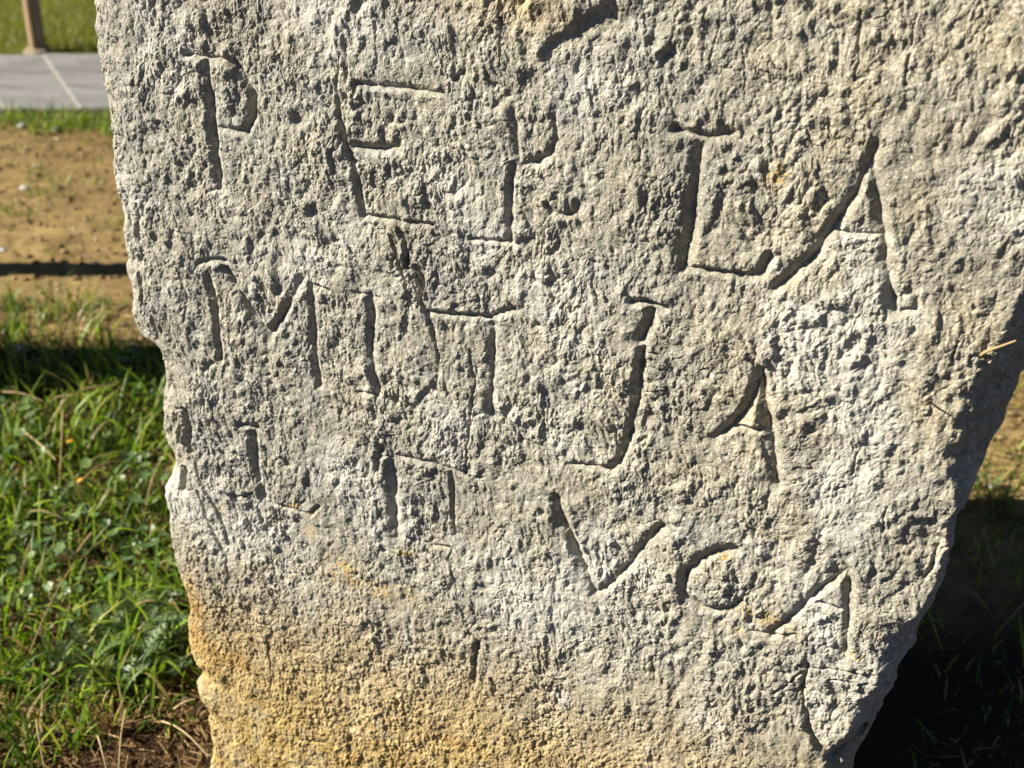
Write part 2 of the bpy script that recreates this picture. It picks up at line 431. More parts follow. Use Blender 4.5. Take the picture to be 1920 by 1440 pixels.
# ---- carved strokes and damage, given as photo pixels: points, width in pixels, depth in millimetres
LET = [
 ('P', 'first of the top line', [([(345, 103), (382, 107), (410, 111), (434, 121)], 22, 3.4), ([(436, 118), (456, 146), (473, 182), (473, 219), (461, 243)], 30, 5.6),
        ([(462, 244), (440, 246), (405, 240)], 20, 3.0), ([(384, 118), (393, 182), (399, 237), (406, 310), (415, 354)], 32, 4.6), ([(388, 359), (414, 356)], 12, 2)]),
 ('E', 'second of the top line', [([(630, 155), (637, 219), (650, 273)], 14, 2.2), ([(655, 285), (670, 328), (678, 383), (683, 404)], 22, 2.7), ([(665, 157), (729, 163), (783, 170), (828, 175)], 20, 3.2),
        ([(663, 277), (703, 280), (742, 279)], 30, 4.2), ([(685, 404), (747, 414), (809, 422)], 18, 2.8)]),
 ('P', 'worn, third of the top line', [([(964, 204), (968, 255), (974, 306)], 30, 2.7), ([(962, 310), (957, 346), (957, 394), (955, 450)], 22, 3.8), ([(884, 447), (920, 452), (954, 453)], 16, 2.6),
        ([(978, 309), (1004, 306), (1033, 288), (1044, 255), (1036, 222)], 28, 3.4), ([(1026, 384), (1036, 399), (1058, 404), (1078, 399), (1084, 380)], 20, 2.8)]),
 ('D', 'fourth of the top line', [([(1266, 243), (1303, 254), (1329, 260), (1374, 250)], 26, 4.2), ([(1311, 275), (1307, 321), (1299, 368), (1292, 419), (1284, 467), (1281, 503)], 40, 4.8),
        ([(1286, 502), (1329, 506), (1369, 514), (1405, 519)], 18, 3.0), ([(1405, 519), (1427, 510), (1442, 482)], 26, 4.6)]),
 ('A', 'last of the top line', [([(1639, 275), (1628, 311), (1603, 362), (1570, 414), (1541, 454), (1523, 483), (1482, 516), (1453, 541)], 32, 4.4),
        ([(1634, 298), (1639, 348), (1652, 410), (1657, 465), (1665, 519), (1676, 581)], 34, 4.0), ([(1563, 435), (1614, 439), (1654, 441)], 16, 3.2), ([(1690, 584), (1716, 580), (1719, 562)], 18, 3.0)]),
 ('M', 'first of the middle line', [([(370, 495), (395, 486), (420, 492)], 20, 3.2), ([(389, 520), (400, 559), (406, 602), (410, 639), (412, 672)], 26, 4.4), ([(384, 692), (400, 680)], 22, 2.6),
        ([(420, 508), (450, 552), (470, 590), (504, 632)], 32, 6.4), ([(504, 630), (530, 591), (548, 555), (563, 526)], 30, 4.4), ([(578, 535), (585, 584), (585, 639), (589, 682), (598, 721)], 26, 4.2), ([(586, 536), (616, 545)], 14, 2.4)]),
 ('I', 'second of the middle line', [([(693, 556), (698, 595), (692, 639), (695, 682), (706, 737)], 30, 4.0), ([(670, 738), (704, 738)], 14, 2.4), ([(662, 548), (712, 559)], 14, 2.2)]),
 ('T', 'third of the middle line', [([(806, 586), (844, 590), (873, 594), (917, 598), (962, 580)], 20, 3.4), ([(920, 612), (922, 670), (918, 728), (917, 776)], 36, 4.4), ([(888, 780), (917, 777)], 14, 2.2)]),
 ('J', 'fourth of the middle line', [([(1184, 565), (1212, 567), (1248, 577)], 22, 3.8), ([(1221, 585), (1216, 605), (1202, 637)], 36, 5.0), ([(1205, 655), (1199, 706), (1194, 750), (1186, 790), (1175, 834), (1166, 860), (1146, 882)], 30, 4.6),
        ([(1146, 883), (1117, 877), (1068, 872)], 20, 3.2), ([(1204, 662), (1232, 664)], 10, 1.5)]),
 ('A', 'last of the middle line', [([(1425, 695), (1416, 735), (1398, 768), (1376, 797), (1340, 822)], 30, 4.2), ([(1426, 706), (1434, 757), (1443, 808)], 32, 5.2), ([(1447, 815), (1451, 863), (1456, 907)], 32, 4.2), ([(1376, 801), (1420, 807), (1443, 805)], 18, 3.6)]),
 ('I', 'first of the bottom line', [([(450, 796), (480, 805)], 18, 3.2), ([(474, 815), (479, 877), (488, 920), (492, 933)], 32, 4.0), ([(432, 927), (460, 931)], 12, 2.4)]),
 ('L', 'second of the bottom line', [([(504, 942), (537, 953), (581, 966)], 14, 2.4), ([(581, 966), (597, 950)], 16, 3.4)]),
 ('B', 'third of the bottom line', [([(708, 858), (745, 857), (778, 862), (805, 867), (869, 889)], 18, 3.0), ([(732, 862), (737, 906), (736, 950), (739, 1008)], 44, 4.8), ([(843, 888), (847, 924), (847, 964), (852, 1001)], 16, 3.6), ([(741, 1001), (774, 1012), (810, 1024), (848, 1030)], 14, 2.4)]),
 ('V', 'fourth of the bottom line', [([(1042, 937), (1055, 977), (1075, 1020), (1090, 1064), (1115, 1115)], 34, 6.0), ([(1075, 1020), (1092, 1064), (1113, 1112)], 24, 7.0), ([(1115, 1115), (1150, 1092), (1186, 1050), (1215, 1013), (1242, 988)], 32, 4.6), ([(1226, 977), (1272, 988)], 10, 1.6)]),
 ('C', 'fifth of the bottom line', [([(1380, 1032), (1346, 1036), (1310, 1050), (1286, 1078), (1281, 1112), (1290, 1127), (1310, 1140)], 34, 4.6), ([(1310, 1141), (1343, 1147), (1368, 1143), (1388, 1130)], 20, 3.4)]),
 ('A', 'last of the bottom line', [([(1588, 1066), (1558, 1093), (1529, 1112), (1500, 1144), (1470, 1170), (1445, 1189)], 28, 4.0), ([(1445, 1190), (1401, 1186)], 12, 2.4), ([(1590, 1068), (1590, 1115), (1587, 1170), (1584, 1228)], 30, 4.0), ([(1532, 1130), (1562, 1139), (1588, 1146)], 15, 2.8)]),
]
DAMAGE = [
 # the long fissure down the middle and its side strands
 ([(749, 427), (757, 448), (766, 470), (762, 500), (778, 512), (786, 545), (797, 578), (811, 624), (817, 655), (822, 690)], 11, 4.6),
 ([(732, 440), (748, 480), (756, 520), (770, 560)], 9, 3.0), ([(778, 500), (792, 530), (790, 560)], 14, 6.0), ([(745, 470), (735, 500)], 12, 3),
 ([(822, 690), (815, 720), (790, 745), (772, 775), (768, 802)], 20, 2.2),
 ([(880, 660), (889, 717), (878, 779), (877, 808), (874, 852), (870, 890)], 8, 3.2),
 ([(870, 890), (905, 900)], 6, 1.4), ([(847, 1030), (838, 1050), (852, 1080), (856, 1110)], 7, 2.0),
 # hairline cracks
 ([(314, 377), (328, 410), (350, 462)], 5, 2.4), ([(300, 228), (316, 252), (333, 273)], 5, 2.2), ([(940, 30), (941, 75), (938, 124)], 6, 2.4), ([(1204, 0), (1212, 62)], 6, 2.2),
 ([(637, 100), (632, 155)], 5, 2), ([(650, 273), (662, 300), (690, 325)], 10, 2.6), ([(570, 250), (585, 330)], 5, 1.6), ([(520, 300), (530, 370)], 6, 1.8),
 ([(1800, 640), (1785, 674)], 9, 2.8), ([(1602, 850), (1596, 890)], 9, 3.0), ([(1660, 950), (1652, 1000)], 6, 2.0), ([(1010, 1210), (1012, 1260)], 8, 2.6), ([(1370, 20), (1400, 120), (1392, 180)], 6, 1.6),
 ([(1716, 40), (1700, 160)], 8, 2.0), ([(1614, 20), (1606, 150)], 7, 2.0), ([(1345, 40), (1330, 130)], 7, 1.8), ([(700, 40), (708, 120)], 6, 1.8), ([(850, 150), (868, 135)], 12, 3.0),
 # broken left rim
 ([(346, 774), (350, 810), (353, 846)], 26, 9.0), ([(334, 800), (331, 832)], 16, 7.0), ([(343, 885), (340, 920)], 28, 7.0), ([(356, 850), (380, 905), (412, 965), (430, 1020)], 12, 2.6),
 ([(373, 920), (396, 990), (418, 1044)], 12, 2.2), ([(438, 931), (470, 985), (494, 1002)], 14, 2.4), ([(330, 770), (350, 774)], 8, 3.0), ([(480, 960), (498, 1000)], 12, 3.0), ([(400, 1000), (425, 1050), (430, 1085)], 12, 3.0),
 ([(256, 515), (262, 575)], 10, 4.0), ([(256, 412), (250, 385)], 8, 4), ([(252, 425), (260, 450)], 14, 4), ([(285, 600), (292, 640)], 16, 4.0), ([(250, 612), (290, 640)], 9, 3.0),
 # foot and lower right
 ([(893, 1205), (888, 1245), (886, 1285)], 20, 5.0), ([(920, 1275), (926, 1298)], 12, 4.0), ([(500, 1200), (507, 1250), (505, 1305)], 7, 2.2), ([(570, 1388), (610, 1392)], 8, 2.0),
 ([(1514, 1250), (1498, 1298), (1506, 1323), (1517, 1373), (1536, 1402), (1556, 1424)], 15, 6.0), ([(1506, 1280), (1494, 1306), (1512, 1350)], 22, 3.0), ([(1530, 1385), (1500, 1372)], 10, 3.0), ([(1506, 1262), (1450, 1300)], 10, 3), ([(1560, 1425), (1590, 1405), (1615, 1385)], 40, 10.0),
 ([(1755, 1030), (1747, 1064), (1735, 1085)], 12, 4.0), ([(1780, 1030), (1765, 1036)], 8, 3.0), ([(1515, 1255), (1575, 1262), (1640, 1268)], 8, 2.6), ([(1550, 1278), (1660, 1290)], 8, 2.0), ([(1445, 1195), (1490, 1192)], 14, 2.6),
]
DENT = [(450, 185, 26, 70, 3.0),  # x, y, rx, ry in pixels, depth in mm (negative swells out)
 (785, 944, 24, 20, 3.4), (1738, 1012, 40, 34, 7.0), (1235, 950, 44, 26, 2.4), (1250, 650, 16, 14, 3), (1668, 560, 12, 14, 3.4), (1290, 300, 34, 30, 2.6), (620, 462, 26, 22, 3.5),
 (690, 480, 30, 22, -3.0), (1690, 1215, 40, 46, 8.0), (1650, 1262, 50, 14, -3.0), (440, 430, 30, 20, -2.0), (610, 265, 30, 45, -3.4), (1065, 350, 50, 60, -2.4),
 (1740, 985, 26, 12, 3.0), (300, 90, 26, 30, -1.5), (345, 1130, 20, 60, -3.0), (1605, 560, 90, 60, -2.0), (1840, 330, 90, 140, -3.0), (1000, 60, 26, 40, 3.0), (1560, 260, 80, 60, 1.5),
 (860, 440, 40, 50, -2.0), (880, 330, 60, 100, 1.6), (530, 450, 60, 80, 1.2), (1380, 640, 80, 40, -1.6), (1245, 700, 36, 24, 2.0), (1225, 800, 36, 24, 2.6), (1215, 785, 14, 12, 2.6), (640, 780, 90, 60, 1.4),
 (985, 800, 80, 90, 1.0), (830, 810, 36, 60, -2.4), (1340, 1095, 44, 40, -1.8), (1420, 900, 80, 60, -2.4), (1560, 700, 90, 110, -1.2), (1120, 690, 90, 120, -1.4), (720, 1180, 200, 80, -2.0), (1400, 1300, 90, 50, -2.0),
 (1250, 1310, 70, 50, 1.6), (640, 1320, 90, 60, 1.4), (1012, 100, 16, 14, -3.5), (1700, 1100, 24, 10, 3.0), (1755, 1140, 22, 16, -2.5),
]
wu = 0.0013 * perlin(U * 150, V * 130, 120) + 0.0019 * perlin(U * 60, V * 50, 121) + 0.0008 * perlin(U * 330, V * 300, 126)
wv = 0.0013 * perlin(U * 150, V * 130, 123) + 0.0019 * perlin(U * 60, V * 50, 124) + 0.0008 * perlin(U * 330, V * 300, 127)
Uw = U + wu; Vw = V + wv
PXM = 0.00047                                                          # metres per photo pixel on the face
def polyline_depth(pts, width, depth, out, wk=1.0):
    p = on_face(np.array([q[0] for q in pts]), np.array([q[1] for q in pts]))
    Uw = U + wk * wu; Vw = V + wk * wv
    hw = width * 0.5 * 1.15 * PXM
    for a, b in zip(p[:-1], p[1:]):
        lo = np.minimum(a, b) - hw - .004; hi = np.maximum(a, b) + hw + .004
        r0 = np.searchsorted(v_rows, lo[1]); r1 = np.searchsorted(v_rows, hi[1])
        if r1 <= r0: continue
        cols = np.where((Uw[r0:r1].max(0) > lo[0]) & (Uw[r0:r1].min(0) < hi[0]))[0]
        if len(cols) == 0: continue
        c0, c1 = cols[0], cols[-1] + 1
        x = Uw[r0:r1, c0:c1]; y = Vw[r0:r1, c0:c1]
        ab = b - a; L2 = max(ab @ ab, 1e-12)
        t = np.clip(((x - a[0]) * ab[0] + (y - a[1]) * ab[1]) / L2, 0, 1)
        d = np.hypot(x - a[0] - t * ab[0], y - a[1] - t * ab[1])
        k = np.clip(1 - d / hw, 0, 1)
        f = depth * 0.001 * (k ** 1.5)
        out[r0:r1, c0:c1] = np.maximum(out[r0:r1, c0:c1], f)
groove = np.zeros_like(U); letter_id = np.full(U.shape, -1, np.int16)
for li, (ch, where, strokes) in enumerate(LET):
    g = np.zeros_like(U)
    for pts, w, d in strokes: polyline_depth(pts, w, d, g, 0.55)
    letter_id = np.where((g > 0.0006) & (g > groove), li, letter_id)
    groove = np.maximum(groove, g)
wear = 0.93 + 0.42 * fbm(U * 40, V * 40, 3, 130) + 0.28 * perlin(U * 13, V * 13, 131)
groove = groove * np.clip(wear, 0.42, 1.3) * 1.62
dam = np.zeros_like(U)
for pts, w, d in DAMAGE: polyline_depth(pts, w, d, dam)
dam = 1.35 * dam * np.clip(1 + 0.3 * fbm(U * 70, V * 70, 3, 133), 0.4, 1.6)
dent = np.zeros_like(U)
for x, y, rx, ry, d in DENT:
    cc = on_face(np.array(float(x)), np.array(float(y)))
    q = ((Uw - cc[0]) / (rx * PXM)) ** 2 + ((Vw - cc[1]) / (ry * PXM * 1.05)) ** 2
    q = np.minimum(q, 4.0)
    dent += d * 0.001 * np.where(q < 2.2, (1 - q / 2.2) ** 2, 0)
# the raised lip at the top of the picture, ending in a broken step
lip = on_face(np.array([985., 1010., 1050., 1090., 1150., 1170., 1080., 985.]), np.array([60., 105., 74., 46., 8., -70., -120., -60.]))
def inside_dist(poly, x, y):
    dmin = np.full(x.shape, 9.0); ins = np.zeros(x.shape, bool); n = len(poly)
    for i in range(n):
        a = poly[i]; b = poly[(i + 1) % n]; ab = b - a
        t = np.clip(((x - a[0]) * ab[0] + (y - a[1]) * ab[1]) / (ab @ ab), 0, 1)
        dmin = np.minimum(dmin, np.hypot(x - a[0] - t * ab[0], y - a[1] - t * ab[1]))
        cond = ((a[1] > y) != (b[1] > y)) & (x < (b[0] - a[0]) * (y - a[1]) / (b[1] - a[1] + 1e-12) + a[0])
        ins ^= cond
    return np.where(ins, dmin, -dmin)
ld = inside_dist(lip, Uw * 1.0, Vw * 1.0)
dent -= 0.0055 * smooth(-0.001, 0.007, ld)

# ---- weathered relief
q1 = perlin(U * 28, V * 20, 140); q2 = perlin(U * 28 + 9, V * 20, 141)
A = U + 0.006 * q1; B = V + 0.006 * q2
region_low = smooth(0.42, 0.22, V + 0.25 * (U * 0.4) + 0.03 * q1)      # chalky foot of the block
region_right = smooth(0.05, 0.25, U)
h = 0.0035 * fbm(U * 7, V * 6, 3, 150) + 0.0015 * fbm(A * 38, B * 32, 2, 152) * (1.15 - 0.35 * region_low) + 0.0011 * perlin(A * 95, B * 70, 153)
h += 0.0012 * (np.abs(perlin(A * 50, B * 36, 154)) * 2 - 0.5) * (1 - 0.5 * region_low)
A0, B0 = A, B
A = A + 0.0012 * perlin(U * 210, V * 170, 144) + 0.0007 * perlin(U * 420, V * 400, 146)
B = B + 0.0016 * perlin(U * 210, V * 170, 145) + 0.0008 * perlin(U * 420, V * 400, 147)
patch = smooth(-0.35, 0.35, fbm(U * 16, V * 13, 3, 148))                # rougher and smoother areas
# fibrous vertical grain
gr = fbm(A0 * 190 + 0.8 * B0 * 60 + 0.5 * perlin(U * 90, V * 60, 196), B0 * 62, 3, 155, 0.62)
h += 0.0013 * fbm(A * 70, B * 60, 2, 159) * region_right
h += 0.00085 * gr * (0.55 + 0.7 * patch) * (1 - 0.4 * region_low) * (1.1 - 0.35 * region_right)
def creases(x, y, seed, sharp): return np.clip(1 - np.abs(perlin(x, y, seed)) * sharp, 0, 1)
h -= 0.00045 * creases(A * 95, B * 52, 156, 4.5) * (0.4 + 0.8 * patch) * (1 - 0.3 * region_low)
h -= 0.00042 * creases(A * 190, B * 130, 157, 3.5) * (0.3 + 1.0 * patch)
h -= 0.00018 * creases(U * 330, V * 270, 158, 3.0)
# shell-like nodules standing proud
d, r = cells(A * 62, B * 48, 160, 0.40)
h += 0.0015 * (0.3 + r) * np.sqrt(np.clip(1 - (d / (0.26 + 0.2 * r)) ** 2, 0, 1)) * (1 - 0.7 * region_low)
d, r = cells(A * 120, B * 96, 165, 0.6)
h += 0.0012 * (0.3 + r) * np.sqrt(np.clip(1 - (d / (0.30 + 0.16 * r)) ** 2, 0, 1))
d, r = cells(A * 215, B * 190, 170, 0.85)
h += 0.00062 * (0.4 + r) * np.sqrt(np.clip(1 - (d / 0.45) ** 2, 0, 1)) * (0.7 + 0.9 * region_low)
# pits
A2 = A + 0.0022 * perlin(U * 130, V * 90, 149); B2 = B + 0.003 * perlin(U * 120, V * 80, 151)
d, r = cells(A2 * 34, B2 * 25, 175, 0.15)
h -= 0.0032 * (0.2 + r) * smooth(0.15 + 0.12 * r, 0.03, d) * (0.4 + 0.8 * patch)
d, r = cells(A2 * 75, B2 * 58, 180, 0.16)
h -= 0.0015 * (0.2 + r) * smooth(0.26, 0.06, d)
d, r = cells(A2 * 150, B2 * 130, 183, 0.25)
h -= 0.0007 * (0.3 + r) * smooth(0.34, 0.1, d)
# short wandering fissures
cr = perlin(A0 * 55 + 0.5 * perlin(A * 120, B * 90, 186), B0 * 17, 185)
msk = smooth(0.05, 0.4, perlin(U * 14, V * 14, 187))
h -= 0.0015 * smooth(0.055, 0.0, np.abs(cr)) * msk * (1 - 0.4 * region_low)
# sand-like grain
h += 0.00022 * fbm(U * 420, V * 380, 2, 190, 0.6) * (1 + 0.9 * region_low)
h = h * (0.86 + 0.36 * smooth(-0.4, 0.4, fbm(U * 11 + 4, V * 9, 3, 195)))
rimfade = smooth(0.0, 0.006, np.minimum(dl, dr))
gl = np.clip(np.maximum(groove / 0.003, dam / 0.004), 0, 1)
facet = smooth(0.05, 0.5, tr) * smooth(0.012, 0.03, np.repeat(bW[:, None], NF, 1))
back = back + facet * (0.004 * fbm(A * 30, B * 45, 3, 192) + 0.003 * np.abs(perlin(A * 60 + B * 30, B * 55, 193)))
W = -back + h * (0.35 + 0.65 * rimfade) * (1 - 0.5 * gl) - groove - dam * rimfade - dent * rimfade
W -= 0.05 * smooth(1.1, 1.22, V) ** 2

# ---- the remaining three sides, as more columns of the same sheet
TH = 0.60
def side(t0, n, u_of, back0):
    pass
n_r, n_b, n_l = 46, 16, 22
cols_u = [U]; cols_y = [-W]
kr = (np.linspace(0, 1, n_r + 1)[1:]) ** 1.6
ur = uR[:, None] - 0.21 * kr[None, :] - 0.05 * kr[None, :] ** 6
yr = -W[:, -1:] + kr[None, :] * TH
nz = (0.008 * fbm(np.repeat(v_rows[:, None], n_r, 1) * 16, yr * 16 + 5, 4, 200) + 0.0025 * fbm(np.repeat(v_rows[:, None], n_r, 1) * 90, yr * 90 + 5, 3, 207)) * smooth(0, .05, kr)[None, :]
cols_u.append(ur + nz); cols_y.append(yr)
kb = np.linspace(0, 1, n_b + 2)[1:-1]
ub = cols_u[1][:, -1:] + (uL[:, None] + 0.04 - cols_u[1][:, -1:]) * kb[None, :]
cols_u.append(ub); cols_y.append(np.repeat((TH + 0.02 + 0.02 * perlin(v_rows * 5, z1, 210))[:, None], n_b, 1) + 0.02 * np.sin(kb * math.pi)[None, :])
kl = np.linspace(1, 0, n_l + 1)[:-1] ** 1.6
yl = -W[:, :1] + kl[None, :] * TH
cols_u.append(uL[:, None] + 0.04 * kl[None, :] + 0.006 * fbm(np.repeat(v_rows[:, None], n_l, 1) * 16, yl * 16 + 9, 4, 205) * smooth(0, .15, kl)[None, :])
cols_y.append(yl)
UU = np.concatenate(cols_u, 1); YY = np.concatenate(cols_y, 1)
VV = np.repeat(v_rows[:, None], UU.shape[1], 1)
NC = UU.shape[1]
SV = np.stack([UU, YY, VV], -1).reshape(-1, 3)
si = np.arange(NR * NC).reshape(NR, NC); sj = np.roll(si, -1, 1)
SF = np.stack([si[:-1], sj[:-1], sj[1:], si[1:]], -1).reshape(-1, 4)
# which carved letter a face belongs to
fid = np.full((NR - 1, NC), -1, np.int16); fid[:, :NF - 1] = letter_id[:-1, :-1]; fid = fid.ravel()

# ---- colour masks that the material reads
def at_px(x, y): return on_face(np.array(float(x)), np.array(float(y)))
def blob(x, y, rx, ry):
    cc = at_px(x, y)
    return np.exp(-(((U - cc[0]) / (rx * PXM)) ** 2 + ((V - cc[1]) / (ry * PXM)) ** 2))
nA = fbm(U * 18, V * 18, 4, 220); nB = fbm(U * 60, V * 60, 3, 225); nC = fbm(U * 260, V * 260, 2, 228)
ochre = np.zeros_like(U)
vp_ = lambda y: at_px(700, y)[1]
tide = V - 0.10 * np.clip(U - 0.05, 0, 1) + 0.045 * nA + 0.02 * nB       # height of the earth stain, lower towards the right
ochre = 1.1 * smooth(vp_(1050), vp_(1390), tide + 0.02 * nB) * (1 - 0.40 * smooth(0.0, 0.34, U))
ochre = np.maximum(ochre, blob(985, 10, 130, 60) * 0.6)
rust = np.zeros_like(U)
for a_ in [(385, 1225, 50, 50), (358, 1140, 32, 70), (366, 1200, 40, 60), (440, 1240, 40, 30), (860, 1395, 60, 14)]: rust = np.maximum(rust, blob(*a_))
rust = np.clip(rust * (1.15 + 0.5 * nB + 0.3 * nA), 0, 1)
ochre = np.clip(ochre * (1.0 + 0.15 * nA + 0.25 * nB), 0, 1.5)
warm = np.clip(0.30 + 0.48 * smooth(-0.15, 0.3, U - 0.3 * (V - 0.5)) * smooth(0.4, 0.7, V) + 0.35 * nA + 0.15 * nB, 0, 1)
warm = np.maximum(warm, np.clip(groove / 0.003 * 0.55, 0, 0.55) * smooth(-0.1, 0.1, U))   # the cuts expose yellower stone on the right half
lich = np.zeros_like(U)
for a_ in [(585, 965, 26, 18), (580, 1000, 24, 22), (545, 945, 28, 10), (640, 1060, 60, 40), (700, 1100, 160, 30), (760, 1040, 50, 14), (1390, 1140, 26, 22), (1370, 1180, 50, 12), (1440, 1165, 70, 30),
           (1360, 1048, 36, 8), (1450, 330, 30, 28), (1600, 1232, 30, 8), (1540, 1290, 30, 10), (420, 950, 20, 30), (1480, 1180, 20, 10)]: lich = np.maximum(lich, blob(*a_))
lich = smooth(0.50, 0.85, lich * (0.62 + 0.5 * nB) + 0.75 * fbm(U * 360, V * 360, 2, 229)) * smooth(0.06, 0.3, lich) * 0.62
pale = smooth(0.0, 0.9, fbm(U * 9 + 3, V * 9, 4, 235) + 0.35 * nB + 0.45 * np.maximum(np.maximum(blob(1000, 1080, 420, 110), blob(420, 1000, 90, 130)), blob(1640, 700, 160, 200)))
def full(a, fill): return np.concatenate([a, np.full((NR, NC - NF), fill)], 1).ravel()
ochre_f = full(ochre, 0.15); warm_f = full(warm, 0.35); rust_f = full(rust, 0.0); lich_f = full(lich, 0.0); pale_f = full(pale, 0.2)

m = NT('limestone')
c = m.coord()
n1 = m.noise(c, 220, 4, 0.65); n2 = m.noise(c, 900, 3, 0.6); n3 = m.noise(c, 45, 5, 0.6)
grey = m.ramp(n1, [(0.30, (0.150, 0.146, 0.118)), (0.5, (0.222, 0.216, 0.178)), (0.68, (0.36, 0.35, 0.302))])
cream = m.ramp(n1, [(0.30, (0.172, 0.149, 0.096)), (0.5, (0.252, 0.220, 0.147)), (0.68, (0.39, 0.35, 0.25))])
col = m.mix(m.attr('warm'), grey, cream)
col = m.mix(m.ramp(m.noise(c, 5.5, 6, 0.65), [(0.36, 0.5), (0.54, 0.0)]), col, (0.125, 0.123, 0.102))
col = m.mix(m.math('MULTIPLY', m.attr('pale'), 0.5), col, (0.43, 0.42, 0.365))
col = m.mix(m.ramp(m.noise(c, 560, 2, 0.5), [(0.63, 0.0), (0.70, 0.8)]), col, (0.54, 0.53, 0.48))
orange = m.ramp(n3, [(0.3, (0.205, 0.132, 0.034)), (0.5, (0.29, 0.200, 0.062)), (0.70, (0.42, 0.315, 0.125))])
col = m.mix(m.math('MINIMUM', m.math('MULTIPLY', m.attr('ochre'), 0.75), 1.0), col, orange)
col = m.mix(m.math('MULTIPLY', m.attr('rust'), 0.75), col, m.ramp(n3, [(0.3, (0.215, 0.118, 0.028)), (0.7, (0.39, 0.255, 0.088))]))
col = m.mix(m.attr('lichen'), col, (0.42, 0.27, 0.045))
spk = m.ramp(n2, [(0.34, 0.55), (0.46, 0.0)])
col = m.mix(m.math('MULTIPLY', spk, 0.35), col, (0.11, 0.10, 0.08))
m.base(col, 0.88, 0.25)
m.bump(m.math('ADD', m.noise(c, 700, 3, 0.65), m.math('MULTIPLY', m.noise(c, 1500, 2), 0.5)), 0.0011, 0.75)
M_STONE = m.m

def sub_mesh(name, fsel):
    f = SF[fsel]
    used = np.unique(f)
    mp = np.full(len(SV), -1, np.int32); mp[used] = np.arange(len(used))
    me = mesh_np(name, SV[used], mp[f], M_STONE, False)
    fattr(me, 'ochre', ochre_f[used]); fattr(me, 'warm', warm_f[used]); fattr(me, 'lichen', lich_f[used]); fattr(me, 'pale', pale_f[used]); fattr(me, 'rust', rust_f[used])
    return me
stone = link('inscribed_stone', sub_mesh('inscribed_stone', fid < 0))
stone.matrix_world = stone_mx
tag(stone, 'big rough grey limestone block with weathered carved letters standing in grass', 'inscribed stone')
for li, (ch, where, _s) in enumerate(LET):
    o = link('carved_letter', sub_mesh('carved_letter', fid == li), stone)
    o['label'] = 'letter %s cut into the stone, %s' % (ch, where)
# top cap
cv = SV.reshape(NR, NC, 3)[-1]
cen = cv.mean(0) + np.array([0, 0, 0.02])
ring = np.concatenate([cv, [cen]]); k = np.arange(NC)
cap = mesh_np('top_face', ring, np.stack([k, np.roll(k, -1), np.full(NC, NC)], -1), M_STONE, False)
for nm, val in (('ochre', .1), ('warm', .4), ('lichen', 0), ('pale', .3)): fattr(cap, nm, np.full(NC + 1, val))
link('top_face', cap, stone)

# ------------------------------------------------------------------ neighbouring rough stone left of the frame (its shadow crosses the meadow)
NSEG, NRG = 48, 40
zz = np.linspace(-.06, 0.95, NRG); aa = np.arange(NSEG) * 2 * math.pi / NSEG
Aa, Zz = np.meshgrid(aa, zz)
sq = 1 / np.maximum(np.abs(np.cos(Aa)), np.abs(np.sin(Aa))) ** 0.8
rr = sq * (1 - 0.10 * (Zz / .95) - 0.55 * smooth(.88, .96, Zz)) * (1 + 0.10 * fbm(np.cos(Aa) * 1.6 + 5, np.sin(Aa) * 1.6 + Zz * 3, 4, 300))
nv = np.stack([0.115 * rr * np.cos(Aa), 0.10 * rr * np.sin(Aa), Zz], -1).reshape(-1, 3)
ni = np.arange(NSEG * NRG).reshape(NRG, NSEG); nj = np.roll(ni, -1, 1)
nf = np.stack([ni[:-1], nj[:-1], nj[1:], ni[1:]], -1).reshape(-1, 4)
tv = nv.reshape(NRG, NSEG, 3)[-1]; nv = np.concatenate([nv, [tv.mean(0) + [0, 0, .01]]])
nme = mesh_np('standing_stone', nv, nf, M_STONE)
for nm, val in (('ochre', .1), ('warm', .4), ('lichen', 0), ('pale', .3)): fattr(nme, nm, np.full(len(nv), val))
ns = link('standing_stone', nme); ns.location = (-1.50, 2.29, 0)
tag(ns, 'slim uncarved standing stone in the grass left of the frame', 'stone')
tcap = mesh_np('top_face', nv[-(NSEG + 1):], np.stack([np.arange(NSEG), np.roll(np.arange(NSEG), -1), np.full(NSEG, NSEG)], -1), M_STONE)
for nm, val in (('ochre', .1), ('warm', .4), ('lichen', 0), ('pale', .3)): fattr(tcap, nm, np.full(NSEG + 1, val))
link('top_face', tcap, ns)

# ------------------------------------------------------------------ footprint test so that nothing grows through the block
foot_u0, foot_u1 = float(np.interp(0.0, v_rows, uL)), float(np.interp(0.0, v_rows, uR))
def in_stone(x, y, pad=0.006):
    p = np.stack([x, y, np.zeros_like(x)], -1) - ORG
    u = p @ Dv; b = -(p @ Nv)
    return (u > foot_u0 - pad) & (u < foot_u1 + pad) & (b > -0.02 - pad) & (b < TH + 0.05)

# ------------------------------------------------------------------ grass
def leaf_mat(name, stops, trans=0.45, rough=0.5):
    m = NT(name)
    t = m.attr('tint')
    col = m.ramp(t, stops)
    m.base(col, rough, 0.35)
    tr = m.n('ShaderNodeBsdfTranslucent')
    m.l(m.mix(1.0, col, (1.0, 1.0, 0.55), 'MULTIPLY'), tr.inputs[0])
    mx = m.n('ShaderNodeMixShader'); mx.inputs[0].default_value = trans
    m.l(m.b.outputs[0], mx.inputs[1]); m.l(tr.outputs[0], mx.inputs[2]); m.l(mx.outputs[0], m.out.inputs[0])
    return m.m
M_GRASS = leaf_mat('grass_blade', [(0.0, (0.022, 0.050, 0.003)), (0.35, (0.072, 0.145, 0.006)), (0.62, (0.165, 0.265, 0.010)), (0.76, (0.27, 0.33, 0.025)), (0.84, (0.26, 0.19, 0.07)), (1.0, (0.38, 0.29, 0.135))])
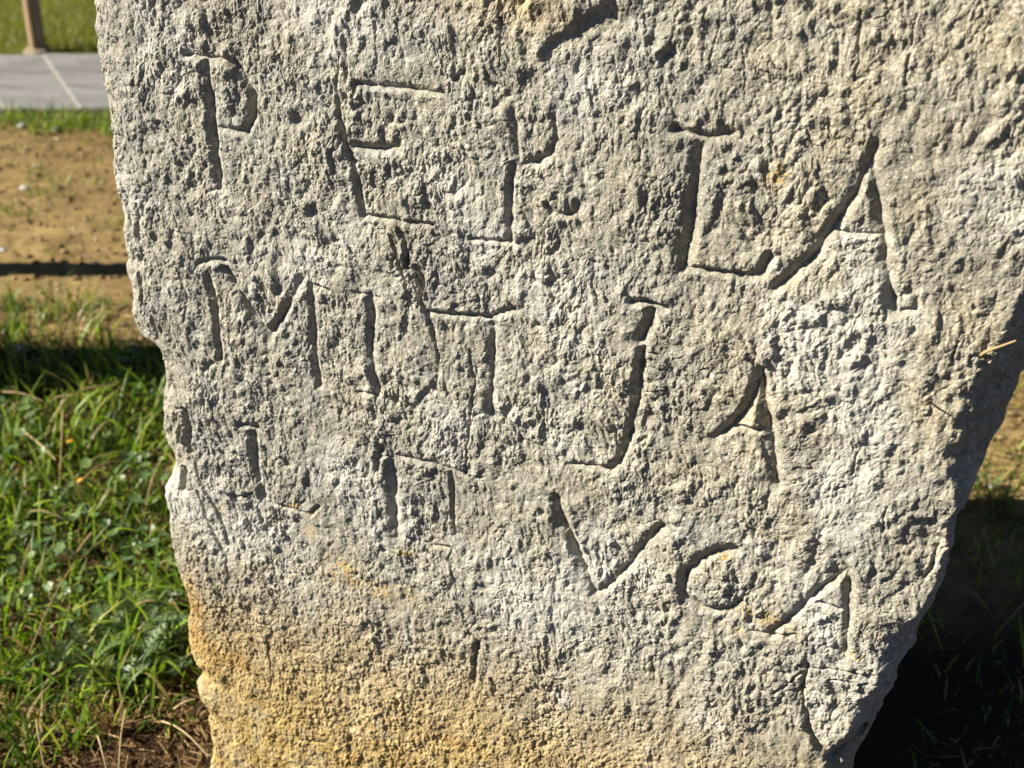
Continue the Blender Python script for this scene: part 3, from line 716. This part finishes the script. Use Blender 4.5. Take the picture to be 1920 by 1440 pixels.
M_LAWNB = leaf_mat('lawn_blade', [(0.0, (0.09, 0.115, 0.006)), (0.5, (0.145, 0.16, 0.010)), (1.0, (0.20, 0.19, 0.025))], 0.45)
M_LEAF = leaf_mat('weed_leaf', [(0.0, (0.055, 0.105, 0.030)), (0.5, (0.105, 0.165, 0.058)), (1.0, (0.15, 0.215, 0.045))], 0.3, 0.45)
M_STRAW = leaf_mat('dry_straw', [(0.0, (0.075, 0.036, 0.011)), (0.4, (0.18, 0.100, 0.030)), (0.75, (0.30, 0.195, 0.075)), (1.0, (0.42, 0.33, 0.18))], 0.15, 0.7)

def blades(name, x, y, length, width, bend, tint, mat, segs=4, lean=None, z0=None, flat=None, parent=None):
    n = len(x)
    az = rng.uniform(0, 2 * math.pi, n)                  # direction of bending
    if lean is None: lean = rng.uniform(0.05, 0.55, n)   # starting tilt from vertical
    if z0 is None: z0 = ground_height(x, y) - 0.004
    P = np.zeros((n, segs + 1, 3)); P[:, 0] = np.stack([x, y, z0], -1)
    th = lean.copy(); cur = P[:, 0].copy(); sl = length / segs
    tw = az + rng.uniform(-.5, .5, n)
    for k in range(segs):
        d = np.stack([np.sin(th) * np.cos(az), np.sin(th) * np.sin(az), np.cos(th)], -1)
        cur = cur + d * sl[:, None]; P[:, k + 1] = cur
        th = th + bend / segs; az = az + rng.uniform(-.12, .12, n)
    sidev = np.stack([-np.sin(tw), np.cos(tw), np.zeros(n)], -1)
    t = np.linspace(0, 1, segs + 1); prof = (0.55 + 0.9 * t - 1.42 * t ** 2.2)
    wv_ = width[:, None] * 0.5 * np.clip(prof, 0.03, 1)[None, :]
    Lp = P - sidev[:, None] * wv_[..., None]; Rp = P + sidev[:, None] * wv_[..., None]
    VX = np.stack([Lp, Rp], 2).reshape(-1, 3)
    b = (np.arange(n) * (segs + 1) * 2)[:, None] + (np.arange(segs) * 2)[None, :]
    F = np.stack([b, b + 1, b + 3, b + 2], -1).reshape(-1, 4)
    me = mesh_np(name, VX, F, mat)
    fattr(me, 'tint', np.repeat(tint, (segs + 1) * 2))
    return link(name, me, parent)

def scatter(n, x0, x1, y0, y1, dens):
    x = rng.uniform(x0, x1, n); y = rng.uniform(y0, y1, n)
    ok = (rng.uniform(0, 1, n) < dens(x, y)) & ~in_stone(x, y)
    return x[ok], y[ok]

x, y = scatter(74000, -1.6, 1.5, 1.2, 2.65, grassiness)
clump = perlin(x * 13, y * 13, 60)
n = len(x)
ln = np.clip(rng.gamma(4.5, 0.0095, n) * (1 + 0.55 * clump), 0.012, 0.12)
tint = np.clip(0.37 + 0.30 * perlin(x * 6, y * 6, 61) + rng.normal(0, 0.22, n), 0, 0.76)
dry = rng.uniform(0, 1, n) < 0.13 + 0.12 * (perlin(x * 4, y * 4, 63) > 0.2) + 0.35 * smooth(0.3, .6, x)
tint = np.where(dry, rng.uniform(0.74, 1.0, n), tint)
g_o = blades('grass', x, y, ln, rng.uniform(0.0024, 0.0066, n), rng.uniform(0.2, 1.9, n), tint, M_GRASS)
tag(g_o, 'short green meadow grass with dry blades around the stone', 'grass', kind='stuff')
x, y = scatter(3000, -1.5, 0.5, 1.36, 2.5, grassiness)
n = len(x)
g_o = blades('tall_grass', x, y, np.clip(rng.gamma(9, 0.0088, n), .04, .14), rng.uniform(0.005, 0.0095, n), rng.uniform(0.5, 2.2, n), np.clip(rng.normal(0.56, 0.16, n), 0, 1), M_GRASS, 5)
tag(g_o, 'longer broad green blades rising above the meadow grass', 'grass', kind='stuff')
x, y = scatter(80000, -1.9, 1.4, 2.6, 4.0, grassiness)
n = len(x)
g_o = blades('grass', x, y, np.clip(rng.gamma(5, 0.010, n), .012, .10) * np.where(y > 3.75, 0.9, 0.5), rng.uniform(0.0025, 0.0055, n), rng.uniform(0.2, 2.0, n), np.clip(rng.normal(0.5, 0.22, n), 0, 1), M_GRASS, 3, lean=rng.uniform(.1, 1.0, n))
tag(g_o, 'thin green grass fringe along the near edge of the path', 'grass', kind='stuff')
x = rng.normal(-1.5, 1.3, 60000); y = 4.66 + np.abs(rng.normal(0, 1.1, 60000))
n = len(x)
g_o = blades('lawn_grass', x, y, np.clip(rng.gamma(6, 0.005, n), .01, .06), rng.uniform(0.002, 0.004, n), rng.uniform(0.2, 1.3, n), np.clip(rng.normal(0.5, 0.2, n), 0, 1), M_LAWNB, 2, z0=np.full(n, 0.0))
tag(g_o, 'mown blades of the lawn beyond the path', 'grass', kind='stuff')

# straw and dead litter on the soil in front and between the grass
def litter(name, n, x0, x1, y0, y1, dens, l0, l1, w0, w1, label):
    x, y = scatter(n, x0, x1, y0, y1, dens); n = len(x)
    a = rng.uniform(0, math.pi, n); L = rng.uniform(l0, l1, n) * rng.uniform(.4, 1, n); wd = rng.uniform(w0, w1, n); tl_ = rng.normal(0, .22, n)
    dx = np.cos(a) * L / 2; dy = np.sin(a) * L / 2; sx = -np.sin(a) * wd / 2; sy = np.cos(a) * wd / 2
    z = ground_height(x, y) + rng.uniform(0.002, 0.012, n); dz = tl_ * L / 2
    top_ = wd * 0.7
    v = np.stack([np.stack([x - dx - sx, y - dy - sy, z - dz], -1), np.stack([x + dx - sx, y + dy - sy, z + dz], -1), np.stack([x + dx, y + dy, z + dz + top_], -1), np.stack([x - dx, y - dy, z - dz + top_], -1),
                  np.stack([x + dx + sx, y + dy + sy, z + dz], -1), np.stack([x - dx + sx, y - dy + sy, z - dz], -1)], 1).reshape(-1, 3)
    b = np.arange(n)[:, None] * 6
    f = np.concatenate([b + np.array([0, 1, 2, 3]), b + np.array([3, 2, 4, 5])])
    me = mesh_np(name, v, f, M_STRAW)
    fattr(me, 'tint', np.repeat(np.clip(rng.beta(2, 2.4, n), 0, 1), 6))
    return tag(link(name, me), label, 'litter', kind='stuff')
litter('straw_litter', 15000, -1.2, 0.9, 0.95, 1.62, lambda x, y: (0.15 + 0.85 * smooth(1.58, 1.3, y)) * (1 - 0.85 * smooth(0.2, 0.4, x)), 0.006, 0.036, 0.0006, 0.0022, 'dry straw bits covering the brown soil by the stone foot')
litter('dead_stems', 3200, -1.4, 1.5, 1.5, 2.6, lambda x, y: 0.6 - 0.4 * smooth(0.2, 0.4, x), 0.015, 0.07, 0.0008, 0.0022, 'dead pale stems lying among the green grass')

# crumbs of soil and gravel
def crumbs(name, n, x0, x1, y0, y1, s0, s1, mat, label, dens):
    x, y = scatter(n, x0, x1, y0, y1, dens); n = len(x)
    t = np.array([(1, 0, -.3), (-.5, .87, -.3), (-.5, -.87, -.3), (.5, .87, .35), (.5, -.87, .35), (-1, 0, .35), (0, 0, .8), (0, 0, -.6)])
    fc = np.array([(0, 3, 4), (3, 0, 1), (3, 1, 5), (5, 1, 2), (5, 2, 4), (4, 2, 0), (6, 4, 3), (6, 3, 5), (6, 5, 4), (7, 1, 0), (7, 2, 1), (7, 0, 2)])
    s_ = s0 + (s1 - s0) * rng.uniform(0, 1, n) ** 3
    a = rng.uniform(0, 2 * math.pi, n)
    jit = 1 + rng.uniform(-.3, .3, (n, 8, 3))
    q = t[None] * jit
    ca, sa = np.cos(a)[:, None], np.sin(a)[:, None]
    v = np.stack([q[..., 0] * ca - q[..., 1] * sa, q[..., 0] * sa + q[..., 1] * ca, q[..., 2] * .75], -1) * s_[:, None, None]
    v = v + np.stack([x, y, ground_height(x, y) + s_ * .25], -1)[:, None]
    f = (np.arange(n) * 8)[:, None, None] + fc[None]
    me = mesh_np(name, v.reshape(-1, 3), f.reshape(-1, 3), mat, False)
    fattr(me, 'tint', np.repeat(rng.uniform(0, 1, n), 8))
    return tag(link(name, me), label, 'gravel', kind='stuff')
m = NT('grit'); m.base(m.ramp(m.attr('tint'), [(0, (0.08, 0.05, 0.018)), (0.6, (0.17, 0.115, 0.045)), (0.93, (0.24, 0.17, 0.085)), (1.0, (0.34, 0.30, 0.24))]), 0.9, .25); M_GRIT = m.m
m = NT('clod'); m.base(m.ramp(m.attr('tint'), [(0, (0.03, 0.016, 0.007)), (0.6, (0.075, 0.042, 0.018)), (1.0, (0.15, 0.092, 0.042))]), 0.95, .15); M_CLOD = m.m
crumbs('gravel', 16000, -1.8, 1.3, 1.8, 4.0, 0.0015, 0.009, M_GRIT, 'fine tan grit scattered over the bare ground', lambda x, y: np.clip(1.0 - 0.8 * (y < 2.4) * (x < 0.3), 0, 1))
crumbs('soil_crumbs', 15000, -1.0, 0.5, 1.05, 1.6, 0.0010, 0.0065, M_CLOD, 'dark brown soil crumbs at the foot of the stone', lambda x, y: 1.0 + 0 * x)

# ------------------------------------------------------------------ weeds with separate leaves
def round_leaf():
    n = 11; v = [(0, 0, 0)]
    for k in range(n):
        a = math.radians(-150 + 300 * k / (n - 1)); r = 0.5 * (1 + 0.13 * math.cos(a * 7))
        v.append((r * math.cos(a) + .45, r * math.sin(a), 0.10 * r * r * 4 + 0.03 * (k % 2)))
    v.append((.45, 0, -.03)); v.append((-0.9, 0.02, -.12)); v.append((-0.9, -0.02, -.12)); v.append((0.02, .02, 0)); v.append((.02, -.02, 0))
    f = [(n + 1, k, k + 1) for k in range(1, n)] + [(n + 1, n, 0), (n + 1, 0, 1), (n + 2, n + 3, n + 5), (n + 2, n + 5, n + 4)]
    me = mesh_np('leaf', v, f, M_LEAF)
    return me
def feather_leaf():
    v = []; f = []
    def tri(a, b, c_):
        i = len(v); v.extend([a, b, c_]); f.append((i, i + 1, i + 2))
    K = 9
    def sp(t): return (2.6 * t, 0, 0.7 * math.sin(t * 2.2) - .35 * t)
    for k in range(K):
        a = sp(k / K); b = sp((k + 1) / K)
        tri((a[0], .03, a[2]), (a[0], -.03, a[2]), (b[0], 0, b[2]))
        L = .55 * math.sin(math.pi * (0.18 + .76 * k / K)) + .12
        for s_ in (-1, 1):
            for q, (lx_, ly_) in enumerate(((.0, 1), (.24, .78))):
                tri((a[0] - .02 + q * .05, 0, a[2]), (a[0] + .13 + lx_ + .12 * ly_, s_ * L * ly_, a[2] + .07), (a[0] + .14 + q * .05, 0, a[2] + .01))
    return mesh_np('leaf', v, f, M_LEAF)
leaf_variants = {}
def tinted(base_me, t, key):
    if (key, t) not in leaf_variants:
        me = base_me.copy(); me.name = 'leaf'
        fattr(me, 'tint', np.full(len(me.vertices), t)); leaf_variants[(key, t)] = me
    return leaf_variants[(key, t)]
RL, FL = round_leaf(), feather_leaf()
def weed(px, py, kind, n, size, label, group):
    g = on_ground(np.array(float(px)), np.array(float(py)))
    gz = float(ground_height(g[0:1], g[1:2])[0])
    t = empty('leafy_weed' if kind == 'r' else 'feathery_weed', (g[0], g[1], gz), random.uniform(0, 6.3))
    tag(t, label, 'plant', group)
    for k in range(n):
        o = link('leaf', tinted(RL if kind == 'r' else FL, round(random.choice((.15, .35, .55, .8)), 2), kind), t)
        a = k * 2.4 + random.uniform(-.4, .4)
        if kind == 'r':
            r = size * random.uniform(.5, 2.4)
            o.location = (r * math.cos(a), r * math.sin(a), size * random.uniform(1.0, 3.0))
            o.rotation_euler = (random.uniform(-.7, .7), random.uniform(-.7, .35), a)
            o.scale = [size * random.uniform(.75, 1.3)] * 3
        else:
            o.location = (0, 0, .003)
            o.rotation_euler = (random.uniform(-.3, .3), -random.uniform(.15, .8), a)
            o.scale = [size * random.uniform(.7, 1.25)] * 3
    return t
G1 = 'broad leaved weeds in the grass left of the stone'; G2 = 'feathery weeds beside the stone foot'
for px, py, lab in [
 (250, 690, 'round leaved weed in the dark shadow band, touching the stone edge'),
 (212, 722, 'round leaved weed at the near side of the shadow band, nearer the stone'),
 (282, 745, 'small round leaved weed under the shadow band, close against the stone edge'),
 (22, 790, 'round leaved weed at the left frame edge just below the shadow band'),
 (182, 815, 'round leaved weed beside the yellow flower head, to its right'),
 (62, 850, 'round leaved weed left of the yellow flower head'),
 (262, 870, 'round leaved weed next to the broken rim of the stone'),
 (20, 910, 'dark round leaved weed at the left frame edge level with the orange petal'),
 (96, 925, 'round leaved weed left of the orange petal'),
 (208, 905, 'round leaved weed right of the orange petal'),
 (268, 945, 'round leaved weed beside the narrow ridge below the broken rim'),
 (150, 975, 'round leaved weed just below the orange petal'),
 (32, 1015, 'round leaved weed by the left frame edge under the dark one'),
 (205, 1010, 'round leaved weed in the middle of the green patch'),
 (280, 1020, 'round leaved weed between the middle of the green patch and the stone'),
 (118, 1040, 'round leaved weed touching the top of the long leaning straw'),
 (62, 1080, 'round leaved weed left of the long leaning straw'),
 (172, 1085, 'pale round leaved weed right of the long leaning straw'),
 (240, 1070, 'pale round leaved weed above the feathery weeds'),
 (308, 1085, 'round leaved weed against the stone where its rim turns orange'),
 (96, 1150, 'pale round leaved weed under the long leaning straw'),
 (22, 1150, 'round leaved weed lowest along the left frame edge'),
 (150, 1150, 'pale round leaved weed left of the feathery weeds'),
 (-70, 960, 'round leaved weed just outside the left frame edge'),
]:
    weed(px, py, 'r', random.randint(9, 13), random.uniform(.011, .018), lab, G1)
for px, py, lab in [
 (232, 1150, 'feathery weed topmost of the left ones'),
 (300, 1150, 'feathery weed topmost beside the stone'),
 (265, 1195, 'feathery weed in the middle of its group'),
 (322, 1205, 'feathery weed nearest the orange rim of the stone'),
 (205, 1205, 'feathery weed at the left side of its group'),
 (262, 1250, 'feathery weed reaching down to the bare brown soil'),
 (302, 1262, 'feathery weed lowest beside the stone'),
 (218, 1285, 'feathery weed just above the star shaped dried tuft'),
 (165, 1245, 'feathery weed farthest left, among grass blades'),
]:
    weed(px, py, 'f', random.randint(9, 13), random.uniform(.015, .023), lab, G2)

# ------------------------------------------------------------------ single stalks, pebbles, petals
def tube(name, pts, rad, mat, tint, n=6, taper=0.6):
    pts = np.array(pts, float); v = []; f = []
    for i, p in enumerate(pts):
        d = pts[min(i + 1, len(pts) - 1)] - pts[max(i - 1, 0)]; d = d / np.linalg.norm(d)
        a = np.cross(d, [0.3, 0.2, 1]); a /= np.linalg.norm(a); b = np.cross(d, a)
        r = rad * (1 - (1 - taper) * i / (len(pts) - 1))
        for k in range(n):
            w = 2 * math.pi * k / n
            v.append(p + r * (a * math.cos(w) + b * math.sin(w)))
    for i in range(len(pts) - 1):
        for k in range(n):
            q = (k + 1) % n
            f.append((i * n + k, i * n + q, (i + 1) * n + q, (i + 1) * n + k))
    me = mesh_np(name, np.array(v), f, mat)
    fattr(me, 'tint', np.full(len(v), tint))
    return me
def arc(a, b, sag, n=7):
    a = np.array(a, float); b = np.array(b, float)
    return [a + (b - a) * t + np.array([0, 0, sag * math.sin(math.pi * t)]) for t in np.linspace(0, 1, n)]
def stalk(p0, p1, z0, z1, sag, rad, tint, label, group=None, name='dry_stalk'):
    a = on_ground(np.array(float(p0[0])), np.array(float(p0[1])), z0); b = on_ground(np.array(float(p1[0])), np.array(float(p1[1])), z1)
    o = link(name, tube(name, arc(a, b, sag), rad, M_STRAW, tint))
    return tag(o, label, 'dry stalk', group)
stalk((302, 1352), (390, 1418), .006, .004, .012, .0013, .95, 'pale straw lying on brown soil against the stone rim')
stalk((326, 1330), (366, 1311), .010, .016, .003, .0019, .9, 'short thick yellow straw poking out beside the stone edge')
stalk((183, 1380), (200, 1445), .02, .004, .01, .0012, .92, 'thin pale stalk lying near the dried tuft at bottom left')
stalk((236, 1330), (222, 1450), .03, .004, .01, .0011, .9, 'straight pale stalk right of the dried tuft at bottom left')
stalk((68, 1350), (84, 1445), .06, .004, .008, .0014, .95, 'upright bleached stalk among dark grass at bottom left corner')
stalk((140, 1055), (55, 1225), .09, .02, .01, .0010, .7, 'long thin straw leaning through weeds at left')
stalk((172, 1000), (135, 1050), .03, .02, .002, .0022, .8, 'stout brown stem piece slanting in the grass')
stalk((48, 812), (104, 862), .03, .02, .004, .002, .85, 'pale broken straw lying across grass at far left')
stalk((5, 735), (80, 752), .04, .03, .006, .0018, .85, 'pale straw lying flat in grass at the left frame edge')
stalk((118, 770), (112, 900), .07, .01, .0, .0013, .75, 'bent grey stem standing in grass left of the stone')
stalk((150, 905), (230, 865), .05, .03, .012, .002, .7, 'curled wide dead blade in the middle of the grass')
stalk((150, 732), (215, 722), .05, .045, .002, .0022, .8, 'stubby tan stem just in front of the shadow band')
# dried tuft
tp = on_ground(np.array(212.), np.array(1372.))
tf = empty('dried_tuft', (tp[0], tp[1], 0.0)); tag(tf, 'star shaped dried grass tuft on the brown soil', 'dry tuft')
for k in range(26):
    a = k * 2.4; L = random.uniform(.025, .06); up = random.uniform(.15, 1.1)
    e_ = (L * math.cos(a) * math.cos(up), L * math.sin(a) * math.cos(up), L * math.sin(up))
    link('dry_blade', tube('dry_blade', arc((0, 0, 0), e_, .006, 4), random.uniform(.0008, .0014), M_STRAW, random.uniform(.3, .85), 4, .3), tf)
# straw and twig caught on the right shoulder of the stone
def face_pt(x, y, out):
    uv = on_face(np.array(float(x)), np.array(float(y)), -out)
    return ORG + uv[0] * Dv + uv[1] * Uv + Nv * out
o = link('straw_piece', tube('straw_piece', [face_pt(1836, 668, -.004), face_pt(1852, 658, .004), face_pt(1880, 648, .006), face_pt(1905, 639, .007)], .0013, M_STRAW, .8))
tag(o, 'yellow straw stuck on the right shoulder of the carved stone', 'straw')
o = link('twig', tube('twig', [face_pt(1770, 772, -.003), face_pt(1752, 760, .006), face_pt(1738, 751, .013)], .0010, M_STRAW, .55))
tag(o, 'tiny twig standing out from the right part of the carved stone', 'twig')

def pebble(px, py, s_, mat, label, name='pebble', cat='pebble', group=None, z=None):
    g = on_ground(np.array(float(px)), np.array(float(py)))
    u = np.linspace(0, math.pi, 9); w = np.arange(14) * 2 * math.pi / 14
    Wg, Ug = np.meshgrid(w, u)
    r = 1 + 0.18 * fbm(np.cos(Wg) * np.sin(Ug) * 1.4 + px, np.sin(Wg) * np.sin(Ug) * 1.4 + np.cos(Ug), 3, 400)
    v = np.stack([r * np.sin(Ug) * np.cos(Wg) * 1.2, r * np.sin(Ug) * np.sin(Wg) * .9, r * np.cos(Ug) * (.3 if cat in ('flower', 'petal') else .6)], -1) * s_
    i = np.arange(v.shape[0] * 14).reshape(-1, 14); j = np.roll(i, -1, 1)
    me = mesh_np(name, v.reshape(-1, 3), np.stack([i[:-1], i[1:], j[1:], j[:-1]], -1).reshape(-1, 4), mat)
    fattr(me, 'tint', np.full(len(me.vertices), .95))
    o = link(name, me); o.location = (g[0], g[1], (float(ground_height(g[0:1], g[1:2])[0]) if z is None else z) + s_ * .35)
    o.rotation_euler = (0, 0, random.uniform(0, 6))
    return tag(o, label, cat, group)
m = NT('pale_pebble'); m.base(m.ramp(m.noise(m.coord(), 90, 4), [(.3, (.26, .245, .215)), (.7, (.38, .37, .345))]), .75, .35); M_PEB = m.m
pebble(33, 652, .017, M_PEB, 'pale oval pebble at the edge of the shadow band, far left')
pebble(4, 462, .008, M_PEB, 'white pebble on bare ground just behind the narrow shadow')
pebble(44, 345, .010, M_PEB, 'light pebble on bare ground by a grass wisp at left')
pebble(104, 238, .012, M_PEB, 'flat light pebble near the grass fringe of the path')
pebble(40, 232, .014, M_PEB, 'whitish stone beside the fringe at the left edge')
pebble(1865, 905, .010, M_PEB, 'bluish white pebble on dry ground right of the stone')
pebble(347, 1301, .004, M_PEB, 'tiny white pebble on brown soil by the stone edge')
m = NT('petal'); m.base((0.40, 0.21, 0.012), .6, .3); M_PET = m.m
pebble(137, 858, .006, M_PET, 'small yellow flower head in the grass', 'flower_head', 'flower', z=.03)
pebble(155, 922, .006, M_PET, 'orange dried petal low in the grass', 'dried_petal', 'petal', z=.02)
